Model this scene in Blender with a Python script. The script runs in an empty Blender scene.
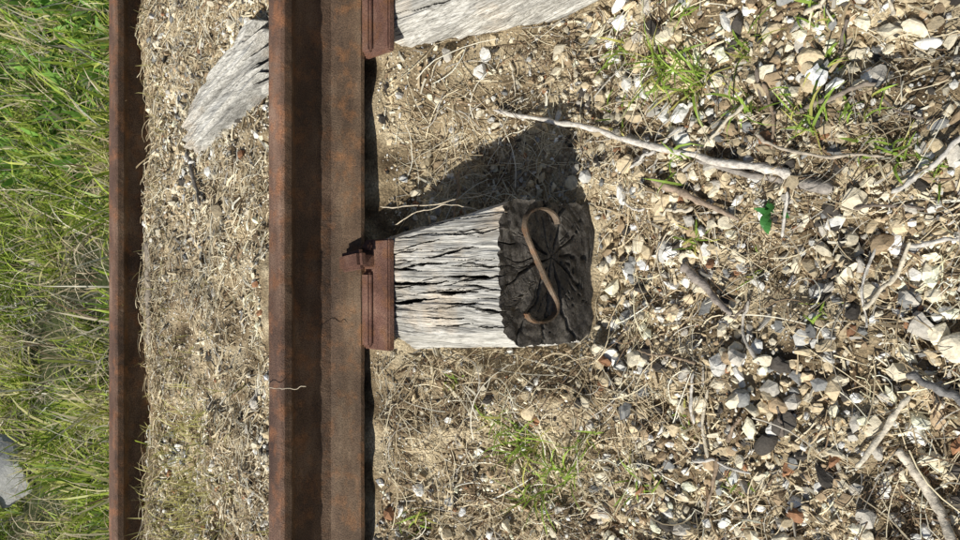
import bpy, math, numpy as np
from mathutils import Vector, Matrix
rng=np.random.default_rng(11)
C=bpy.context.scene
# ---------------------------------------------------------------- noise
def hsh(i,j,s):
    n=(i.astype(np.int64)*374761393+j.astype(np.int64)*668265263+s*144269504)&0x7fffffff
    n=((n^(n>>13))*1274126177)&0x7fffffff
    n=n^(n>>16)
    return (n&0xffff)/65535.0
def vn(x,y,f,s=0):
    x=np.asarray(x,float)*f; y=np.asarray(y,float)*f
    i=np.floor(x); j=np.floor(y); a=x-i; b=y-j
    a=a*a*(3-2*a); b=b*b*(3-2*b)
    return (hsh(i,j,s)*(1-a)*(1-b)+hsh(i+1,j,s)*a*(1-b)+hsh(i,j+1,s)*(1-a)*b+hsh(i+1,j+1,s)*a*b)*2-1
YK=[-60,-2,0,.3,.55,.76,.82,.88,1.0,1.10,1.15,1.29,1.35,1.7,2.02,2.1,2.6,5,900]
ZK=[-.3,-.3,-.285,-.278,-.27,-.258,-.240,-.21,-.13,-.045,-.022,-.03,.058,.064,.066,.03,-.02,-.05,-.05]
def gh(x,y):
    x=np.asarray(x,float); y=np.asarray(y,float)
    z=np.interp(y,YK,ZK)
    amp=1-.85*np.exp(-((y-1.23)/.085)**4)
    n=.018*vn(x,y,5,1)+.014*vn(x,y,13,2)+.008*vn(x,y,31,3)+.004*vn(x,y,70,4)
    amp=amp*np.where(y>1.9,.6,1)
    z=z+n*amp
    z=z+.03*np.exp(-((x+.24)/.09)**2)*np.exp(-((y-.92)/.13)**2)
    z=z+.05*np.exp(-((x-.47)/.13)**2)*np.exp(-((y-.66)/.10)**2)
    z=z-.028*np.exp(-((x-.0)/.13)**4)*np.exp(-((y-.775)/.035)**2)
    z=z-.065*np.exp(-((x-.13)/.15)**4)*np.exp(-((y-1.05)/.11)**4)
    return z
def dirt(x,y):
    return np.clip(.96+.22*vn(x,y,4.5,501)+.20*vn(x,y,12,502)+.15*vn(x,y,30,503),.45,1.15)
# ---------------------------------------------------------------- mesh helper
def mk(name,V,F,mat,col=None,smooth=False,parent=None):
    V=np.asarray(V,np.float32); F=np.asarray(F,np.int32)
    me=bpy.data.meshes.new(name)
    k=F.shape[1]
    me.vertices.add(len(V)); me.vertices.foreach_set('co',V.ravel())
    me.loops.add(F.size); me.loops.foreach_set('vertex_index',F.ravel())
    me.polygons.add(len(F)); me.polygons.foreach_set('loop_start',np.arange(0,F.size,k,dtype=np.int32))
    me.update(calc_edges=True); me.validate()
    me.polygons.foreach_set('use_smooth',np.full(len(me.polygons),smooth))
    if col is not None:
        a=me.attributes.new('col','FLOAT_COLOR','POINT')
        c=np.ones((len(V),4),np.float32); c[:,:3]=np.clip(col,0,.92); a.data.foreach_set('color',c.ravel())
    me.materials.append(mat)
    ob=bpy.data.objects.new(name,me); C.collection.objects.link(ob)
    if parent: ob.parent=parent
    return ob
# ---------------------------------------------------------------- materials
def newmat(name):
    m=bpy.data.materials.new(name); m.use_nodes=True
    nt=m.node_tree; b=nt.nodes['Principled BSDF']; b.inputs['Roughness'].default_value=.85
    b.inputs['Specular IOR Level'].default_value=.25
    return m,nt,b
def noise(nt,scale,detail=4,vec=None,mp=None,rough=.6):
    n=nt.nodes.new('ShaderNodeTexNoise'); n.inputs['Scale'].default_value=scale; n.inputs['Detail'].default_value=detail
    n.inputs['Roughness'].default_value=rough
    tc=nt.nodes.new('ShaderNodeTexCoord'); src=tc.outputs['Object']
    if mp:
        m=nt.nodes.new('ShaderNodeMapping'); m.inputs['Scale'].default_value=mp
        nt.links.new(src,m.inputs['Vector']); src=m.outputs[0]
    nt.links.new(src,n.inputs['Vector']); return n.outputs['Fac']
def ramp(nt,fac,stops):
    r=nt.nodes.new('ShaderNodeValToRGB'); e=r.color_ramp.elements
    while len(e)<len(stops): e.new(.5)
    for k,(p,c) in enumerate(stops):
        e[k].position=p; e[k].color=(c[0],c[1],c[2],1) if not isinstance(c,(int,float)) else (c,c,c,1)
    nt.links.new(fac,r.inputs[0]); return r.outputs[0]
def mix(nt,a,b,fac,mode='MIX'):
    m=nt.nodes.new('ShaderNodeMix'); m.data_type='RGBA'; m.blend_type=mode
    for v,i in ((fac,0),(a,6),(b,7)):
        if hasattr(v,'links'): nt.links.new(v,m.inputs[i])
        elif isinstance(v,(int,float)): m.inputs[i].default_value=v
        else: m.inputs[i].default_value=(*v,1)
    return m.outputs[2]
def bump(nt,b,h,dist,strength=1):
    n=nt.nodes.new('ShaderNodeBump'); n.inputs['Distance'].default_value=dist; n.inputs['Strength'].default_value=strength
    nt.links.new(h,n.inputs['Height']); nt.links.new(n.outputs[0],b.inputs['Normal'])
def attrmat(name,lo,hi,scale,transl=0,bd=0,rough=.85):
    m,nt,b=newmat(name)
    a=nt.nodes.new('ShaderNodeAttribute'); a.attribute_name='col'
    f=noise(nt,scale,5)
    c=mix(nt,a.outputs['Color'],ramp(nt,f,[(.3,lo),(.7,hi)]),1.0,'MULTIPLY')
    nt.links.new(c,b.inputs['Base Color']); b.inputs['Roughness'].default_value=rough
    if bd: bump(nt,b,f,bd)
    if transl:
        t=nt.nodes.new('ShaderNodeBsdfTranslucent'); nt.links.new(c,t.inputs[0])
        mx=nt.nodes.new('ShaderNodeMixShader'); mx.inputs[0].default_value=transl
        nt.links.new(b.outputs[0],mx.inputs[1]); nt.links.new(t.outputs[0],mx.inputs[2])
        nt.links.new(mx.outputs[0],nt.nodes['Material Output'].inputs[0])
    return m
M_stone=attrmat('gravel_stone',.74,1.15,160,bd=.002)
M_straw=attrmat('dry_straw',.85,1.15,60,transl=.2,rough=.6)
M_grass=attrmat('grass_blade',.75,1.1,20,transl=.4,rough=.4)
M_wood2=attrmat('grey_stick',.5,1.2,120,bd=.003)
# soil
M_soil,nt,b=newmat('soil')
s1=ramp(nt,noise(nt,11,8),[(.35,(.13,.09,.05)),(.48,(.38,.29,.175)),(.62,(.72,.60,.40))])
s2=ramp(nt,noise(nt,260,6),[(.35,.5),(.65,1.2)])
sc=mix(nt,s1,s2,1.0,'MULTIPLY')
tc=nt.nodes.new('ShaderNodeTexCoord'); sp=nt.nodes.new('ShaderNodeSeparateXYZ'); nt.links.new(tc.outputs['Object'],sp.inputs[0])
mr=nt.nodes.new('ShaderNodeMapRange'); mr.inputs[1].default_value=2.06; mr.inputs[2].default_value=2.2; nt.links.new(sp.outputs[1],mr.inputs[0])
g=ramp(nt,noise(nt,3,8),[(.3,(.03,.035,.012)),(.7,(.07,.09,.025))])
nt.links.new(mix(nt,sc,g,mr.outputs[0]),b.inputs['Base Color'])
bump(nt,b,noise(nt,220,8),.006)
# rust
def rust(name,a,c,d,mp=(1,1,1),speck=.55,worn_top_pale_foot=False):
    m,nt,b=newmat(name)
    f=noise(nt,18,8,mp=mp); f2=noise(nt,420,5); f3=noise(nt,30,8); f4=noise(nt,6,5)
    c1=ramp(nt,f,[(.3,a),(.5,c),(.72,d)])
    c1=mix(nt,c1,(.25,.115,.05),ramp(nt,f3,[(.50,0.0),(.66,.6)]))
    c1=mix(nt,c1,ramp(nt,f4,[(.35,.65),(.65,1.2)]),1.0,'MULTIPLY')
    if worn_top_pale_foot:
        tc=nt.nodes.new('ShaderNodeTexCoord'); sp=nt.nodes.new('ShaderNodeSeparateXYZ'); nt.links.new(tc.outputs['Object'],sp.inputs[0])
        mr=nt.nodes.new('ShaderNodeMapRange'); mr.inputs[1].default_value=.132; mr.inputs[2].default_value=.1435; nt.links.new(sp.outputs[2],mr.inputs[0])
        c1=mix(nt,c1,mix(nt,c1,(1.7,1.6,1.7),1.0,'MULTIPLY'),mr.outputs[0])
        m2=nt.nodes.new('ShaderNodeMapRange'); m2.inputs[1].default_value=.022; m2.inputs[2].default_value=.035; m2.inputs[3].default_value=1; m2.inputs[4].default_value=0; nt.links.new(sp.outputs[2],m2.inputs[0])
        c1=mix(nt,c1,mix(nt,c1,(1.15,1.18,1.15),1.0,'MULTIPLY'),m2.outputs[0])  # foot slightly paler than the web, apart from the worn head top
    c2=mix(nt,c1,ramp(nt,f2,[(.35,speck),(.62,1.25)]),1.0,'MULTIPLY')
    nt.links.new(c2,b.inputs['Base Color']); b.inputs['Roughness'].default_value=.65
    bump(nt,b,f2,.0020); return m
M_rail=rust('rusty_steel',(.07,.045,.032),(.12,.076,.050),(.22,.15,.10),(.35,1,1),worn_top_pale_foot=True)
M_plate=rust('rusty_plate',(.12,.062,.046),(.19,.10,.075),(.30,.18,.13))
M_iron=rust('rusty_iron',(.10,.075,.055),(.21,.155,.11),(.34,.27,.21),speck=.7)
# weathered wood (top)
def woodmat(name,dark,mid,light):
    m,nt,b=newmat(name)
    f=noise(nt,9,8,mp=(9,.7,9)); f2=noise(nt,60,8,mp=(6,.3,6)); f3=noise(nt,7,4); f4=noise(nt,150,4,mp=(6,.12,6))
    c=ramp(nt,f2,[(.3,dark),(.46,mid),(.64,light)])
    c=mix(nt,c,ramp(nt,f,[(.3,.65),(.6,1.1)]),1.0,'MULTIPLY')
    c=mix(nt,c,ramp(nt,f4,[(.36,.4),(.46,1.0)]),1.0,'MULTIPLY')
    c=mix(nt,c,mix(nt,c,(1.1,.88,.66),1.0,'MULTIPLY'),ramp(nt,f3,[(.52,0.0),(.72,.7)]))
    a=nt.nodes.new('ShaderNodeAttribute'); a.attribute_name='col'
    c=mix(nt,c,a.outputs['Color'],1.0,'MULTIPLY')
    nt.links.new(c,b.inputs['Base Color']); bump(nt,b,f2,.0025); return m
M_wood=woodmat('weathered_timber',(.22,.205,.185),(.52,.50,.45),(.78,.755,.70))
# end grain
M_end,nt,b=newmat('end_grain_timber')
a=nt.nodes.new('ShaderNodeAttribute'); a.attribute_name='col'
c=ramp(nt,noise(nt,30,8),[(.3,(.06,.054,.048)),(.5,(.11,.098,.087)),(.7,(.21,.19,.165))])
c=mix(nt,c,ramp(nt,noise(nt,300,5),[(.35,.6),(.65,1.3)]),1.0,'MULTIPLY')
c=mix(nt,c,a.outputs['Color'],1.0,'MULTIPLY')
nt.links.new(c,b.inputs['Base Color']); bump(nt,b,noise(nt,200,6),.0012)
# ---------------------------------------------------------------- ground
def grow(a,b,step,far,r=1.25):
    c=list(np.arange(a,b,step)); s=step; p=c[-1]
    while p<far: s*=r; p+=s; c.append(p)
    s=step; p=c[0]; o=[]
    while p>-far: s*=r; p-=s; o.append(p)
    return np.array(o[::-1]+c)
xs=grow(-1.1,1.1,.008,300); ys=grow(.0,2.3,.008,400)
X,Y=np.meshgrid(xs,ys); Z=gh(X,Y)
nx=len(xs); ny=len(ys)
ii=(np.arange(ny-1)[:,None]*nx+np.arange(nx-1)[None]).ravel()
mk('ground',np.stack([X,Y,Z],-1).reshape(-1,3),np.stack([ii,ii+1,ii+nx+1,ii+nx],-1),M_soil,smooth=True)
# ---------------------------------------------------------------- rails
def make_rail(yc,name):
    h=[(-.076,0),(-.076,.008),(-.034,.020),(-.015,.033),(-.0085,.052),(-.008,.106),(-.014,.116),(-.0235,.120),(-.0250,.124),(-.025,.138),(-.021,.1435),(-.012,.145)]
    prof=h+[(-y,z) for y,z in h[::-1]]
    L=np.concatenate([np.linspace(-40,-2,20)[:-1],np.linspace(-2,2,500),np.linspace(2,40,20)[1:]])
    P=np.array(prof); n=len(P)
    V=np.zeros((len(L),n,3)); V[:,:,0]=L[:,None]; V[:,:,1]=yc+P[None,:,0]; V[:,:,2]=P[None,:,1]
    V[:,:,1]+=.0008*vn(V[:,:,0],V[:,:,2]+V[:,:,1],40,6)+.0005*vn(V[:,:,0],V[:,:,2]*3,110,8); V[:,:,2]+=.0006*vn(V[:,:,0],V[:,:,1],55,7)
    V=V.reshape(-1,3)
    a=(np.arange(len(L)-1)[:,None]*n+np.arange(n)[None]).ravel(); bb=(np.arange(len(L)-1)[:,None]*n+(np.arange(n)[None]+1)%n).ravel()
    mk(name,V,np.stack([a,a+n,bb+n,bb],-1),M_rail)
make_rail(1.2275,'railway_rail'); make_rail(2.0425,'railway_rail')
# ---------------------------------------------------------------- sleepers
def sleeper(name,y0,y1,xl0,xr0,xl1,xr1,zt,zb,seed,cracks,n_y=220):
    e=bpy.data.objects.new(name,None); C.collection.objects.link(e)
    N=[]
    W=xr0-xl0; H=zt-zb
    def out():
        pts=[]
        def seg(p,q,st):
            n=max(2,int(math.dist(p,q)/st)); 
            for k in range(n): pts.append((p[0]+(q[0]-p[0])*k/n,p[1]+(q[1]-p[1])*k/n))
        cx=[(0,zb+.05),(0,zt-.045),(.028,zt-.008),(.06,zt),(W-.035,zt),(W-.01,zt-.006),(W,zt-.022),(W+.004,zb+.05),(W-.03,zb),(.035,zb)]
        steps=[.004,.002,.0013,.0010,.0010,.0013,.003,.006,.012,.006]
        for k in range(len(cx)): seg(cx[k],cx[(k+1)%len(cx)],steps[k])
        return np.array(pts)
    P=out(); n=len(P)
    ysn=np.linspace(0,1,n_y)**1.25
    S=P[:,0]/W
    Yg=y0+(y1-y0)*ysn[:,None]+0*S[None]
    t=ysn[:,None]
    xl=xl0+(xl1-xl0)*t; xr=xr0+(xr1-xr0)*t
    Xg=xl+(xr-xl)*S[None]; Zg=P[None,:,1]+0*t
    top=np.clip((Zg-(zt-.04))/.03,0,1)
    wob=.005*vn(Yg,Xg*0,6,seed)+.002*vn(Yg,Xg*.3,19,seed+1)
    d=np.zeros_like(Xg)
    gn=vn((Xg+wob)*1.0,Yg*.04,330,seed+12); d+=.0022*np.clip(gn-.15,0,1)
    gn=vn((Xg+wob)*1.0,Yg*.05,150,seed+2); d+=.004*np.clip(gn-.2,0,1)
    gn=vn((Xg+wob),Yg*.07,60,seed+3); d+=.007*np.clip(gn-.35,0,1)
    d+=.005*vn(Xg,Yg,12,seed+4)
    crk=np.zeros_like(Xg)
    R=np.random.default_rng(seed)
    allc=list(cracks)
    for k in range(46):
        ya=R.uniform(y0-.05,y0+.32); allc.append((R.uniform(xl0+.02,xr0-.015),ya,ya+R.uniform(.04,.14),R.uniform(.0008,.0019),R.uniform(.006,.014),R.uniform(-.14,.02)))
    for k,(cx,ya,yb,wd,dp,sl) in enumerate(allc):
        u=(Yg-ya)/(yb-ya); inside=np.clip(1-np.abs(u*2-1)**1.6,0,1)*(u>0)*(u<1)
        cc=cx+sl*(Yg-ya)+.0022*np.sin(Yg*30+k*2.1)+.0012*vn(Yg,Yg*0,90,seed+k)+wob
        ww=wd*inside*(.75+.4*vn(Yg,Yg*0+k,60,seed+3))+1e-5
        kk=np.clip(1-np.abs(Xg-cc)/ww,0,1)**.5*(inside>0)
        crk=np.maximum(crk,kk*dp)
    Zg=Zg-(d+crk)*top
    Xg=Xg+(1-top)*(.004*vn(Zg*2,Yg*.3,40,seed+5)+.002*vn(Zg*3,Yg*.3,90,seed+15))
    yo=.005*vn(Xg,Zg,25,seed+6)+.004*vn(Xg,Zg*.3,160,seed+8)
    Yg=Yg+yo*np.clip(1-ysn[:,None]*12,0,1)
    V=np.stack([Xg,Yg,Zg],-1)
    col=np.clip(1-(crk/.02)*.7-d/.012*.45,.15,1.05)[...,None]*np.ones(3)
    a=(np.arange(n_y-1)[:,None]*n+np.arange(n)[None]).ravel(); bb=(np.arange(n_y-1)[:,None]*n+(np.arange(n)[None]+1)%n).ravel()
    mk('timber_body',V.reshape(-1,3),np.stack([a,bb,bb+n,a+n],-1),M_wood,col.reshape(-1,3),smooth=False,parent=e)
    ring=V[0]; cen=np.array([xl0+W*.62,y0,zt-H*.45]); K=90
    ks=np.linspace(1,0.004,K)
    R=cen[None,None]+(ring[None]-cen)*ks[:,None,None]
    dx=R[...,0]-cen[0]; dz=R[...,2]-cen[2]; th=np.arctan2(dz,dx); rr=np.hypot(dx,dz)
    dep=np.zeros_like(rr)
    RR=np.random.default_rng(seed+1)
    rc=[(.35,.0028,0,.07),(1.1,.002,.01,.09),(1.9,.0035,0,.12),(2.6,.003,.02,.2),(3.0,.003,0,.16),(3.5,.0035,.01,.2),(4.2,.003,0,.1),(4.75,.003,.02,.14),(5.3,.002,0,.12),(5.9,.003,0,.09)]
    for k in range(44):
        r0=RR.uniform(.01,.09); rc.append((RR.uniform(0,6.28),RR.uniform(.0007,.0015),r0,r0+RR.uniform(.02,.07)))
    for k,(an,wd,r0,r1) in enumerate(rc):
        dth=np.abs((th-an-.05*np.sin(rr*60+k)-.05*vn(rr,rr*0,60,k)+math.pi)%(2*math.pi)-math.pi)
        lat=dth*rr; m=(rr>r0)*(rr<r1)*(dth<1)
        dep=np.maximum(dep,np.clip(1-lat/(wd*(.3+.7*np.clip((r1-rr)/.05,0,1))*np.clip(rr/.03,.25,1)),0,1)*m)
    inner=np.clip((1-ks)[:,None]*14,0,1)
    rw=rr+.004*vn(R[...,0],R[...,2],25,9)+.0015*vn(R[...,0],R[...,2],70,9)
    ringn=vn(rw,rw*0,300,3)+.6*vn(rw,rw*0,700,4)
    R[...,1]=ring[None,:,1]*(1-inner)+ (y0+.002*vn(R[...,0],R[...,2],22,seed+6)+.0015*vn(R[...,0],R[...,2],90,seed+8)+.0005*ringn)*inner+dep*.012*inner
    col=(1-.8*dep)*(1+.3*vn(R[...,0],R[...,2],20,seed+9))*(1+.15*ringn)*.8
    a=(np.arange(K-1)[:,None]*n+np.arange(n)[None]).ravel(); bb=(np.arange(K-1)[:,None]*n+(np.arange(n)[None]+1)%n).ravel()
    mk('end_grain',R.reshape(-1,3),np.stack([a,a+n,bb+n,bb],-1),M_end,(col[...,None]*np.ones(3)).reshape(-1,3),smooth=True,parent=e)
    return e
cr=[(.035,.86,1.0,.0028,.03,-.10),(.014,.93,1.09,.0030,.03,-.10),(-.008,.80,.95,.0050,.035,-.04),(-.02,.93,1.12,.0042,.03,-.05),(-.036,.86,.99,.0040,.03,-.03),
    (-.052,.96,1.13,.0044,.035,-.06),(-.066,.80,.90,.0036,.03,.02),(.002,.80,.88,.002,.02,.05),(.07,.80,.91,.0018,.02,-.12),(-.03,.84,.90,.0030,.02,.03),(-.055,.85,.95,.0028,.02,-.02),(.05,.95,1.08,.002,.02,-.1),(.0,1.0,1.1,.003,.02,.0)]
slp=sleeper('timber_sleeper',.815,1.50,-.126,.112,-.18,.0,-.015,-.29,20,cr)
cr2=[(.50,.75,1.0,.003,.03,0),(.54,.7,1.1,.004,.03,.04),(.56,.7,1.0,.003,.03,0),(.47,.8,1.12,.003,.02,.0)]
sleeper('timber_sleeper',.70,1.50,.480,.68,.350,.56,-.017,-.27,50,cr2)
for i,x0 in enumerate((1.02,-.72,-1.25)):
    sleeper('timber_sleeper',(.76,1.03,.9)[i],1.50,x0-.11,x0+.11,x0-.11,x0+.11,-.017,-.27,80+i*13,[(x0+.02,.8,1.1,.005,.03,0)],60)
# ---------------------------------------------------------------- box helper
def bevbox(name,x0,x1,y0,y1,z0,z1,mat,parent,bv=.002,rot=0):
    import bmesh
    bm=bmesh.new(); bmesh.ops.create_cube(bm,size=1)
    for v in bm.verts: v.co=Vector((v.co.x*(x1-x0),v.co.y*(y1-y0),v.co.z*(z1-z0)))
    bmesh.ops.bevel(bm,geom=bm.edges[:],offset=bv,segments=2,affect='EDGES')
    bmesh.ops.rotate(bm,verts=bm.verts,cent=(0,0,0),matrix=Matrix.Rotation(rot,3,'Z'))
    for v in bm.verts: v.co+=Vector(((x0+x1)/2,(y0+y1)/2,(z0+z1)/2))
    me=bpy.data.meshes.new(name); bm.to_mesh(me); bm.free(); me.materials.append(mat)
    ob=bpy.data.objects.new(name,me); C.collection.objects.link(ob); ob.parent=parent; return ob
def plate(x0,x1,sx):
    e=bpy.data.objects.new('rail_tie_plate',None); C.collection.objects.link(e)
    bevbox('base_plate',x0,x1,1.080,1.375,-.016,-.0005,M_plate,e,.003,.006)
    bevbox('shoulder',x0+.005,sx-.022,1.124,1.1490,-.0020,.010,M_plate,e,.004,.006)
    bevbox('shoulder_end',sx+.020,x1-.005,1.124,1.1490,-.0020,.010,M_plate,e,.004,.006)
    k=bpy.data.objects.new('rail_spike',None); C.collection.objects.link(k)
    bevbox('shank',sx-.011,sx+.011,1.122,1.1455,-.1,.022,M_plate,k,.002)
    bevbox('head',sx-.018,sx+.017,1.112,1.180,.0200,.041,M_plate,k,.007,.12)
    k2=bpy.data.objects.new('rail_spike',None); C.collection.objects.link(k2)
    bevbox('shank',sx-.05,sx-.032,1.306,1.322,-.1,.020,M_plate,k2,.002)
    bevbox('head',sx-.055,sx-.028,1.284,1.33,.0175,.034,M_rail,k2,.005,-.1)
plate(-.148,.056,.017); plate(.398,.60,.55)
# ---------------------------------------------------------------- S-iron
pts=[(.078,-.150),(.090,-.144),(.099,-.128),(.1015,-.105),(.095,-.08),(.082,-.068),(.064,-.068),(.036,-.083),(-.008,-.114),(-.036,-.134),(-.056,-.147),(-.072,-.145),(-.084,-.128),(-.087,-.105),(-.082,-.082),(-.070,-.070)]
def catmull(P,m=8):
    P=np.array(P,float); Q=np.vstack([2*P[0]-P[1],P,2*P[-1]-P[-2]]); o=[]
    for i in range(1,len(Q)-2):
        for t in np.linspace(0,1,m,endpoint=False):
            o.append(.5*((2*Q[i])+(-Q[i-1]+Q[i+1])*t+(2*Q[i-1]-5*Q[i]+4*Q[i+1]-Q[i+2])*t*t+(-Q[i-1]+3*Q[i]-3*Q[i+1]+Q[i+2])*t**3))
    o.append(P[-1]); return np.array(o)
def strip(name,P,th,ya,yb,mat,parent=None):
    Q=catmull(P); T=np.gradient(Q,axis=0); T/=np.linalg.norm(T,axis=1)[:,None]; Nn=np.stack([-T[:,1],T[:,0]],1)*th/2
    n=len(Q); V=[]
    for s,y in ((-1,ya),(1,ya),(1,yb),(-1,yb)):
        p=Q+s*Nn; V.append(np.stack([p[:,0],y+.0006*vn(p[:,0],p[:,1],60,3),p[:,1]],1))
    V=np.stack(V,1).reshape(-1,3); F=[]
    for i in range(n-1):
        for k in range(4): F.append((i*4+k,i*4+(k+1)%4,i*4+4+(k+1)%4,i*4+4+k))
    F+= [(0,3,2,1),((n-1)*4,(n-1)*4+1,(n-1)*4+2,(n-1)*4+3)]
    return mk(name,V,F,mat,parent=parent)
s=bpy.data.objects.new('anti_split_iron',None); C.collection.objects.link(s)
strip('s_shaped_strap',pts,.0034,.804,.83,M_iron,s)
# ---------------------------------------------------------------- stones
import bmesh
def ico(sub):
    bm=bmesh.new(); bmesh.ops.create_icosphere(bm,subdivisions=sub,radius=1); bm.verts.ensure_lookup_table()
    V=np.array([v.co[:] for v in bm.verts]); F=np.array([[v.index for v in f.verts] for f in bm.faces]); bm.free(); return V,F
def rotm(n,tilt=None):
    q=rng.normal(size=(n,4)); q/=np.linalg.norm(q,axis=1)[:,None]; w,x,y,z=q.T
    return np.stack([1-2*(y*y+z*z),2*(x*y-z*w),2*(x*z+y*w),2*(x*y+z*w),1-2*(x*x+z*z),2*(y*z-x*w),2*(x*z-y*w),2*(y*z+x*w),1-2*(x*x+y*y)],1).reshape(n,3,3)
PAL=np.array([(.88,.79,.60),(.72,.59,.39),(.47,.35,.22),(.29,.29,.28),(.08,.07,.06),(.91,.89,.83),(.42,.22,.12),(.58,.54,.47)])
PW=np.array([.29,.21,.12,.06,.06,.16,.02,.08])
def stones(name,pos,size,sub=1,cols=None,sink=.15):
    n=len(size); B,F=ico(sub); m=len(B)
    v=np.repeat(B[None],n,0)
    for k in range(5 if sub<3 else 9):
        d=rng.normal(size=(n,3)); d/=np.linalg.norm(d,axis=1)[:,None]
        h=rng.uniform(.4,.8,n); dot=np.einsum('nmk,nk->nm',v,d)
        ex=np.clip(dot-h[:,None],0,None); v=v-ex[...,None]*d[:,None]
    v*=1+(.10 if sub<3 else .012)*rng.normal(size=(n,m,1))
    v*=rng.uniform(.4,1.3,(n,1,3))
    v=np.einsum('nij,nmj->nmi',rotm(n),v); v[...,2]*=.75
    v*=size[:,None,None]
    z=gh(pos[:,0],pos[:,1])+size*sink
    v+=np.stack([pos[:,0],pos[:,1],z],1)[:,None]
    if cols is None: cols=PAL[rng.choice(len(PAL),n,p=PW/PW.sum())]*rng.uniform(.72,1.1,(n,1))
    if sub<3: cols=cols*dirt(pos[:,0],pos[:,1])[:,None]
    FF=(F[None]+np.arange(n)[:,None,None]*m).reshape(-1,3)
    return mk(name,v.reshape(-1,3),FF,M_stone,np.repeat(cols,m,0))
def inside_obj(p,pad=.0):
    x,y=p[:,0],p[:,1]
    rail=(y>1.15-pad)&(y<1.306+pad)|(np.abs(y-2.0425)<.03+pad)
    t=np.clip((y-.815)/.685,0,1)
    s1=(y>.812-pad)&(y<1.4)&(x>-.126-.054*t-pad)&(x<.116-.112*t+pad)
    s2=(y>.68-pad)&(y<1.35)&(x>.478-.13*np.clip((y-.70)/.80,0,1)-pad)&(x<.68+pad)
    return rail|s1|s2
def scatter(n,x0,x1,y0,y1,thr=None,seed=0,pad=0):
    p=np.stack([rng.uniform(x0,x1,n),rng.uniform(y0,y1,n)],1)
    k=~inside_obj(p,pad)
    if thr is not None: k&=(vn(p[:,0],p[:,1],6,seed)+.6*vn(p[:,0],p[:,1],17,seed+1)+rng.uniform(-.5,.5,n))>thr
    return p[k]
p=scatter(16500,-1,1.05,.0,1.15,-.25,70,.004); stones('ballast_gravel',p,np.clip(rng.lognormal(-5.12,.46,len(p)),.0024,.018)*np.where(p[:,1]>.8,.85,1.05),sink=.3)
p=scatter(34000,-1,1.05,.0,1.15,None); stones('ballast_grit',p,rng.uniform(.0012,.0035,len(p)),1,sink=.3)
p=scatter(2300,-1,1.05,.0,1.10,-.05,33,.01); stones('ballast_stones',p,rng.uniform(.007,.018,len(p))*np.where(p[:,1]>.8,.75,1),2,sink=.5)
p=scatter(15000,-1.4,1.4,1.31,2.02,-.2,90); stones('track_gravel',p,np.clip(rng.lognormal(-5.2,.42,len(p)),.003,.016),sink=.35)
p=scatter(22000,-1.3,1.3,1.31,2.02,None)
gc=np.array([(.84,.75,.57),(.72,.60,.42),(.88,.83,.72),(.45,.35,.23)])[rng.choice(4,len(p))]
stones('track_grit',p,rng.uniform(.0015,.004,len(p)),1,gc,.3)
big=[(.268,.35,.024,5),(.30,.29,.022,5),(.255,.37,.014,0),(-.10,.255,.024,0),(-.024,.66,.018,5),(.43,.60,.018,4),(.39,.66,.016,4),(-.195,.525,.017,3),(-.04,.31,.018,7),(-.26,.50,.02,4),(-.30,.47,.015,6),(-.21,.60,.015,5),(.06,.60,.012,5),(-.06,.71,.014,3),(.33,.45,.018,7),(-.33,.71,.013,3),(-.02,.47,.013,5),(-.12,.42,.014,4),(.0,.38,.016,0),(-.16,.76,.014,5),(.19,.27,.014,3),(.13,.70,.014,0)]
B=np.array(big); stones('large_ballast_stones',B[:,:2],B[:,2]*.95,3,PAL[B[:,3].astype(int)],.4)
stones('grey_rock',np.array([(-.80,3.45)]),np.array([.17]),4,np.array([(.42,.42,.41)]),.5)
# ---------------------------------------------------------------- fibres
def tube(name,P,rad,col,mat,sides=3):
    N,M,_=P.shape
    T=np.gradient(P,axis=1); T/=np.linalg.norm(T,axis=2)[...,None]+1e-9
    up=np.array([0,0,1.0])+.01; A=np.cross(T,up); A/=np.linalg.norm(A,axis=2)[...,None]+1e-9; Bn=np.cross(T,A)
    ph=np.arange(sides)*2*math.pi/sides
    V=P[:,:,None]+rad[:,:,None,None]*(np.cos(ph)[None,None,:,None]*A[:,:,None]+np.sin(ph)[None,None,:,None]*Bn[:,:,None])
    idx=np.arange(N*M*sides).reshape(N,M,sides)
    a=idx[:,:-1,:]; b_=np.roll(idx,-1,2)[:,:-1,:]; c_=np.roll(idx,-1,2)[:,1:,:]; d_=idx[:,1:,:]
    F=np.stack([a,b_,c_,d_],-1).reshape(-1,4)
    cc=np.repeat(col,M*sides,0)
    return mk(name,V.reshape(-1,3),F,mat,cc,smooth=sides>4)
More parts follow.
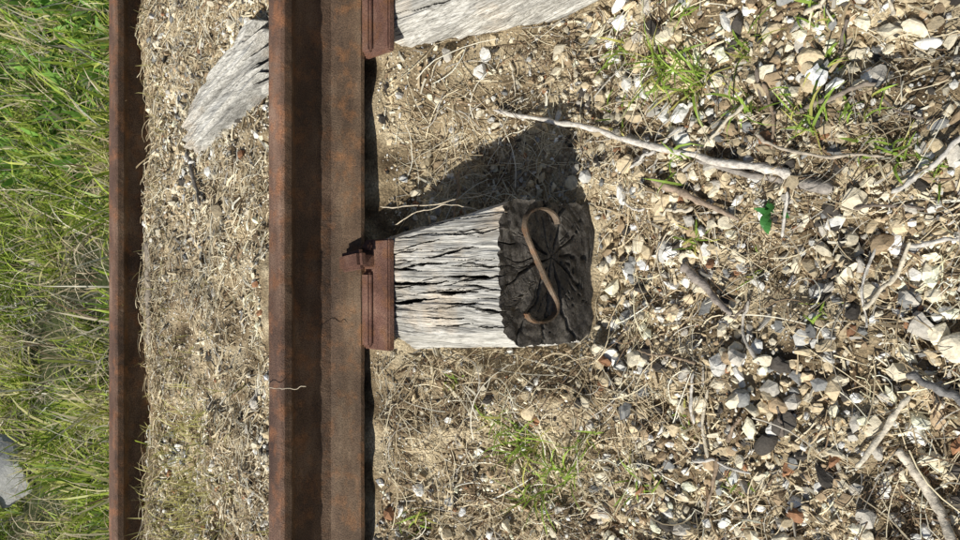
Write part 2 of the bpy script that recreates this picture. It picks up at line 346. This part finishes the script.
def straw(name,p,L,r,cols,lift=.006,M=5,bend=.5,arch=.25,dr=True):
    n=len(p); a=rng.uniform(0,2*math.pi,n); k=rng.normal(0,bend,n)
    if dr: cols=cols*(.35+.65*dirt(p[:,0],p[:,1]))[:,None]
    s=np.linspace(-.5,.5,M)
    ang=a[:,None]+k[:,None]*s[None]*2
    dx=np.cos(ang)*L[:,None]/(M-1); dy=np.sin(ang)*L[:,None]/(M-1)
    x=p[:,0,None]+np.cumsum(dx,1); y=p[:,1,None]+np.cumsum(dy,1)
    mx=x[:,M//2,None]-p[:,0,None]; my=y[:,M//2,None]-p[:,1,None]; x-=mx;y-=my
    z0=gh(x,y); z=.5*z0+.5*z0.mean(1)[:,None]+rng.uniform(0,1,n)[:,None]*lift+rng.normal(0,.12,n)[:,None]*s[None]*L[:,None]+arch*rng.uniform(-.2,1,n)[:,None]*(.25-s**2)[None]*L[:,None]
    z=np.maximum(z,z0+.0008)
    P=np.stack([x,y,z],-1)
    q=(P[:,:,1]>1.145)&(P[:,:,1]<1.31)
    ok=~q.any(1)
    ok&=~(inside_obj(P[:,0,:2])|inside_obj(P[:,-1,:2])|inside_obj(P[:,M//2,:2]))
    rad=r[:,None]*np.linspace(1,.6,M)[None]
    tube(name,P[ok],rad[ok],cols[ok],M_straw)
SP=np.array([(.88,.78,.56),(.78,.66,.45),(.60,.48,.31),(.92,.87,.72),(.28,.19,.115),(.54,.50,.43)])
def scol(n,w=(.25,.25,.16,.14,.12,.1)):
    w=np.array(w); w=w/w.sum(); return SP[rng.choice(6,n,p=w)]*rng.uniform(.8,1.05,(n,1))
def thin(p,f):   # fewer stalks on the open ballast well away from the rail
    return p[rng.random(len(p))<np.where(p[:,1]<.72,f,1)]
p=thin(scatter(20000,-1,1.05,.0,1.14,-.1,200),.62); n=len(p); straw('dry_straw',p,rng.uniform(.015,.06,n),rng.uniform(.0004,.0011,n),scol(n),.010)
p=thin(scatter(5200,-.8,.8,.0,1.14,.0,210),.7); n=len(p); straw('dry_twigs',p,rng.uniform(.05,.15,n),rng.uniform(.0005,.0013,n),scol(n),.020,7,.8,.35)
p=scatter(4500,-1,1.05,.0,1.14,-.1,230); n=len(p); straw('dead_leaf_litter',p,rng.uniform(.01,.035,n),rng.uniform(.0013,.0032,n),scol(n,(.25,.2,.2,.15,.3,.15)),.011,bend=.25)
p=scatter(4000,-1,1.05,.0,1.0,.3,260); n=len(p); straw('dark_rootlets',p,rng.uniform(.02,.09,n),rng.uniform(.0005,.0012,n),np.array([(.12,.08,.05)])*rng.uniform(.6,2,(n,1)),.014,7,1.2,.3,dr=False)
p=scatter(20000,-1.4,1.4,1.31,2.02,-.2,220); n=len(p); straw('track_straw',p,rng.uniform(.015,.06,n),rng.uniform(.0005,.0014,n),scol(n,(.3,.25,.13,.22,.05,.05)),.009)
p=scatter(2500,-1.4,1.4,1.31,2.02,-.3,240); n=len(p); straw('track_litter',p,rng.uniform(.015,.05,n),rng.uniform(.0015,.0035,n),scol(n,(.3,.2,.13,.22,.1,.1)),.01,bend=.2)
p=np.stack([rng.uniform(-1.4,1.4,2600),rng.uniform(1.93,2.01,2600)],1); n=len(p); straw('rail_side_straw',p,rng.uniform(.02,.07,n),rng.uniform(.0006,.0013,n),scol(n,(.3,.25,.25,.1,.1,.0)),.02,arch=.6)
# ---------------------------------------------------------------- sticks
def stick(name,P,r0,r1,col,lift=.006,seed=0):
    P=np.array(P,float)
    if P.shape[1]==2: P=np.column_stack([P,gh(P[:,0],P[:,1])+lift])
    Q=catmull(P,14); M=len(Q)
    Q[:,0]+=.003*vn(np.arange(M)*.25,Q[:,0]*0,1,seed)+.001*vn(np.arange(M)*.8,Q[:,0]*0,1,seed+2); Q[:,2]+=.003*vn(np.arange(M)*.25,Q[:,0]*0,1,seed+5)
    rad=np.linspace(r0,r1,M)*(1+.28*vn(np.arange(M)*.6,np.zeros(M),1,seed+9))
    rad[0]*=.4; rad[-1]*=.5
    return tube(name,Q[None],rad[None],np.array([col]),M_wood2,9)
G=(.66,.62,.56)
stick('dead_branch',[(.292,.957,-.150),(.255,.82,-.195),(.212,.695,-.227),(.163,.545,-.238),(.14,.455,-.250)],.0034,.0072,(.76,.70,.62),seed=1)
stick('dead_branch',[(.17,.60),(.14,.50),(.112,.40)],.003,.009,(.38,.34,.30),.012,2)
stick('stick',[(-.243,.3185),(-.29,.285),(-.36,.245),(-.40,.22)],.0062,.0075,(.72,.64,.52),.020,3)
stick('stick',[(-.273,.365),(-.22,.335),(-.167,.303)],.0032,.0044,(.78,.70,.56),.022,4)
stick('stick',[(-.138,.308),(-.155,.27),(-.175,.23)],.005,.006,(.25,.24,.23),.018,5)
stick('stick',[(.149,.679),(.115,.605),(.079,.5386)],.006,.0045,(.42,.32,.24),.016,6)
stick('stick',[(.008,.632),(-.03,.59),(-.07,.545)],.008,.004,(.36,.31,.27),.018,7)
stick('stick',[(.0996,.32),(.13,.28),(.17,.235)],.003,.0035,G,.020,8)
stick('stick',[(.23,.44),(.24,.39),(.252,.34)],.004,.003,(.3,.25,.2),.016,9)
stick('stick',[(.278,1.779),(.21,1.735),(.152,1.698)],.005,.003,(.2,.18,.16),.012,10)
stick('stick',[(.078,1.97),(-.04,1.965),(-.19,1.975)],.008,.009,(.40,.34,.27),.008,11)
stick('stick',[(.115,1.12,-.01),(.118,1.02,-.05),(.135,.90,-.10)],.0011,.0008,(.7,.6,.45),seed=12)
stick('stick',[(.085,1.10,-.03),(.11,.98,-.03),(.10,.88,-.06)],.0009,.0007,(.7,.6,.45),seed=17)
stick('straw_stalk',[(-.235,1.42,.10),(-.222,1.29,.151),(-.212,1.20,.151),(-.208,1.16,.12)],.0009,.0007,(.7,.6,.45),seed=13)
stick('stick',[(-.05,.52),(-.09,.53),(-.14,.50)],.002,.003,(.6,.55,.48),.018,14)
stick('stick',[(.20,.50),(.17,.45),(.15,.33)],.003,.002,(.5,.43,.34),.020,15)
stick('stick',[(.06,.66),(.02,.68),(-.05,.66)],.0015,.001,(.7,.6,.45),.020,16)
r2=np.random.default_rng(5)
for k in range(48):
    x,y=r2.uniform(-.5,.55),r2.uniform(.2,.75 if k%3 else 1.1)
    if inside_obj(np.array([(x,y)]),.06)[0]: continue
    a=r2.uniform(0,6.28); L=r2.uniform(.02,.06); q=r2.normal(0,.006,2)
    P=[(x-math.cos(a)*L,y-math.sin(a)*L),(x+q[0],y+q[1]),(x+math.cos(a)*L,y+math.sin(a)*L)]
    if inside_obj(np.array(P),.01).any(): continue
    c=[(.72,.64,.50),(.36,.27,.19),(.66,.62,.56),(.22,.18,.15)][k%4]
    stick('twig',P,r2.uniform(.0015,.004),r2.uniform(.001,.003),c,r2.uniform(.012,.022),30+k)
# broken timber between the rails
def board(name,cx,cy,L,W,H,ang,zt,seed):
    nu,nv=140,130
    u=np.linspace(0,1,nu)[:,None]; v=np.linspace(0,1,nv)[None]
    prof=np.minimum(1,np.minimum(v,1-v)*14)**.5
    wid=W*(1-.25*u)*(1+.12*vn(u,u*0,9,seed+11))
    jag=.045*vn(v*1.0,v*0,9,seed)+.04*vn(v,v*0,26,seed+1)
    l=(u-.5)*(L+jag*2)
    w=(v-.5)*wid
    ww=w+.004*vn(l,w*0,10,seed+2)
    d=.034*np.clip(vn(ww,l*.04,40,seed+3)-.35,0,1)+.014*np.clip(vn(ww,l*.05,95,seed+4)-.1,0,1)+.005*np.clip(vn(ww,l*.04,280,seed+6),0,1)
    z=zt-H*(1-prof)-d-H*(np.clip(np.abs(u-.5)*2-.93,0,1)/.07)**2 -.02*(u-.5)+.006*vn(l,w,9,seed+8)
    x=cx+np.cos(ang)*l-np.sin(ang)*w; y=cy+np.sin(ang)*l+np.cos(ang)*w
    V=np.stack([x,y,z+0*x],-1).reshape(-1,3); i=(np.arange(nu-1)[:,None]*nv+np.arange(nv-1)[None]).ravel()
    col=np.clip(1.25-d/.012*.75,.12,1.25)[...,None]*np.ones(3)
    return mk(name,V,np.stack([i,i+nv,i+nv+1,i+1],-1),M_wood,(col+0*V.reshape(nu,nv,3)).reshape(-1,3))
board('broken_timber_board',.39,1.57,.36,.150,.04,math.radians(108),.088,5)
# ---------------------------------------------------------------- grass / weeds
def blades(name,p,h,w,cols,lean=.7,M=5,mat=M_grass,z=None,a=None):
    n=len(p); 
    if a is None: a=rng.uniform(0,2*math.pi,n)
    s=np.linspace(0,1,M)
    ln=rng.uniform(.15,1,n)*lean
    th=ln[:,None]*(.35+1.5*s[None])
    st=h[:,None]/(M-1)
    dr=np.sin(th)*st; dz=np.cos(th)*st
    r=np.cumsum(dr,1)-dr[:,:1]; zz=np.cumsum(dz,1)-dz[:,:1]
    tw=a[:,None]+.4*rng.normal(size=(n,1))*s[None]
    x=p[:,0,None]+np.cos(tw)*r; y=p[:,1,None]+np.sin(tw)*r
    g0=gh(p[:,0],p[:,1])[:,None] if z is None else z[:,None]
    zz=np.maximum(zz+g0-.003,gh(x,y)+.001)
    c=np.stack([x,y,zz],-1)
    ra=a+math.pi/2+rng.normal(0,.5,n)
    side=np.stack([np.cos(ra),np.sin(ra),.3*rng.normal(size=n)],-1)[:,None]
    ww=(w[:,None]*np.array([.7,1,.95,.7,.08])[None] if M==5 else w[:,None]*np.sin(np.linspace(.35,3.1,M))[None])[...,None]
    V=np.stack([c-side*ww,c+side*ww],2)
    idx=np.arange(n*M*2).reshape(n,M,2)
    F=np.stack([idx[:,:-1,0],idx[:,:-1,1],idx[:,1:,1],idx[:,1:,0]],-1).reshape(-1,4)
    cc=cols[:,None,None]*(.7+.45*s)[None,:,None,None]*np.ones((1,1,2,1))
    return mk(name,V.reshape(-1,3),F,mat,cc.reshape(-1,3))
GP=np.array([(.34,.46,.06),(.46,.58,.09),(.15,.25,.035),(.62,.65,.17),(.76,.70,.34),(.84,.74,.48)])
def gcol(p,dry=0):
    n=len(p); t=vn(p[:,0],p[:,1],2.4,400)+.5*vn(p[:,0],p[:,1],7,401)+dry+.06+rng.normal(0,.35,n)
    i=np.where(t<.0,rng.choice([0,1,2],n),np.where(t<.45,rng.choice([0,1,3],n),rng.choice([3,4,5],n)))
    return GP[i]*rng.uniform(.7,1.15,(n,1))
def clump(n,x0,x1,y0,y1,per,rad,thr=-9):
    c=np.stack([rng.uniform(x0,x1,n),rng.uniform(y0,y1,n)],1)
    c=c[vn(c[:,0],c[:,1],3.3,77)+.6*vn(c[:,0],c[:,1],8,78)>thr]; n=len(c)
    hs=rng.uniform(.4,1.5,n)
    P=np.repeat(c,per,0)+rng.normal(0,rad,(n*per,2)); return P,np.repeat(hs,per)
P,hs=clump(1300,-1.9,1.9,2.13,4.6,28,.024,-.30); k=P[:,1]>2.10; P=P[k];hs=hs[k]
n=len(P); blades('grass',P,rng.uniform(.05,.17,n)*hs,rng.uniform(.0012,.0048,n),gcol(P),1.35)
P=np.stack([rng.uniform(-1.6,1.6,6200),2.095+rng.exponential(.08,6200)],1); n=len(P)
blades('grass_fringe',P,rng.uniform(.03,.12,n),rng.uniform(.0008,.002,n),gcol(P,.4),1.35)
P,hs=clump(1500,-9,9,4.5,14,16,.12); n=len(P); blades('meadow_grass',P,rng.uniform(.15,.35,n)*hs,rng.uniform(.004,.009,n),gcol(P),1.0)
P=np.stack([rng.uniform(-1.9,1.9,5000),rng.uniform(2.12,4.2,5000)],1); n=len(P)
blades('dead_grass_thatch',P,rng.uniform(.08,.24,n),rng.uniform(.0008,.003,n),scol(n),1.5)
P,hs=clump(260,.35,1.7,2.35,4.3,14,.05); n=len(P)
blades('broadleaf_weeds',P,rng.uniform(.05,.13,n)*hs,rng.uniform(.007,.019,n),np.array([(.15,.28,.05)])*rng.uniform(.5,1.9,(n,1)),1.3,6)
W=[(.330,.657,34,.095),(.376,.741,20,.07),(.30,.60,26,.10),(.207,.4226,18,.065),(.235,.45,10,.055),(.161,.306,18,.05),(.168,.365,12,.045),(.051,.608,16,.04),(-.3145,.90,34,.09),(-.362,.849,30,.09),(-.28,.93,18,.06),(-.41,.90,24,.08),(-.458,1.08,12,.05),(.17,.632,7,.07),(-.30,.80,14,.06),(.34,.52,14,.07),(.42,.60,14,.07),(.09,.90,4,.03),(.25,.52,14,.07),(.13,.27,12,.045),(-.20,1.0,8,.03),(-.36,.72,14,.05),(-.05,.42,8,.03),(.30,.40,12,.05),(.26,.75,10,.05),(.22,.36,10,.05),(-.25,.62,8,.03),(.0,.52,5,.03),(-.33,.55,8,.04),(.36,.42,10,.05)]
for k,(x,y,m,h) in enumerate(W):
    pp=np.array([(x,y)])+rng.normal(0,.012,(m,2)); 
    blades('grass_tuft',pp,rng.uniform(.45,1.15,m)*h,rng.uniform(.0010,.0023,m),np.array([(.38,.55,.10)])*rng.uniform(.7,1.3,(m,1))*np.where(rng.random((m,1))<.2,np.array([(1.8,1.2,2.0)]),1),1.35,z=gh(pp[:,0],pp[:,1])+.006)
pp=np.array([(.085,.484)])+rng.normal(0,.006,(9,2)); blades('broadleaf_seedling',pp,rng.uniform(.018,.032,9),rng.uniform(.003,.006,9),np.array([(.07,.24,.06)])*rng.uniform(.8,1.4,(9,1)),1.4,6,z=gh(pp[:,0],pp[:,1])+.014)
P=np.stack([rng.normal(-.55,.16,900),rng.normal(1.78,.12,900)],1); P=P[(P[:,1]<2.0)&(P[:,1]>1.33)]; n=len(P)
blades('track_grass',P,rng.uniform(.02,.08,n),rng.uniform(.0007,.0015,n),np.array([(.66,.62,.24)])*rng.uniform(.7,1.2,(n,1)),1.2)
P=np.stack([rng.uniform(-1.1,1.1,300),rng.uniform(1.9,2.0,300)],1); n=len(P)
blades('track_grass',P,rng.uniform(.02,.06,n),rng.uniform(.0007,.0014,n),np.array([(.55,.5,.22)])*rng.uniform(.7,1.2,(n,1)),1.2)
# ---------------------------------------------------------------- light, sky, camera
EL=math.radians(44)
d=Vector((-math.cos(EL),-.15,math.sin(EL))).normalized()
su=bpy.data.lights.new('sun','SUN'); su.energy=5; su.angle=math.radians(.5); su.color=(1,.965,.88)
so=bpy.data.objects.new('sun',su); C.collection.objects.link(so); so.rotation_euler=d.to_track_quat('Z','Y').to_euler()
w=bpy.data.worlds.new('World'); C.world=w; w.use_nodes=True; nt=w.node_tree
sk=nt.nodes.new('ShaderNodeTexSky'); sk.sky_type='NISHITA'; sk.sun_disc=False; sk.sun_elevation=EL; sk.sun_rotation=math.radians(-102)
nt.links.new(sk.outputs[0],nt.nodes['Background'].inputs[0]); nt.nodes['Background'].inputs[1].default_value=.06
cam=bpy.data.cameras.new('camera'); cam.sensor_width=36; cam.lens=36*753/960; cam.clip_end=2000; cam.clip_start=.01
co=bpy.data.objects.new('camera',cam); C.collection.objects.link(co)
s_=math.sqrt(.5); up=Vector((0,s_,s_)); fw=Vector((0,s_,-s_)); rt=Vector((1,0,0))
M=Matrix((( -up.x,rt.x,-fw.x),(-up.y,rt.y,-fw.y),(-up.z,rt.z,-fw.z))).to_4x4(); M.translation=Vector((0,0,.845)); co.matrix_world=M
C.camera=co
C.view_settings.view_transform='Standard'; C.view_settings.look='None'; C.view_settings.exposure=0
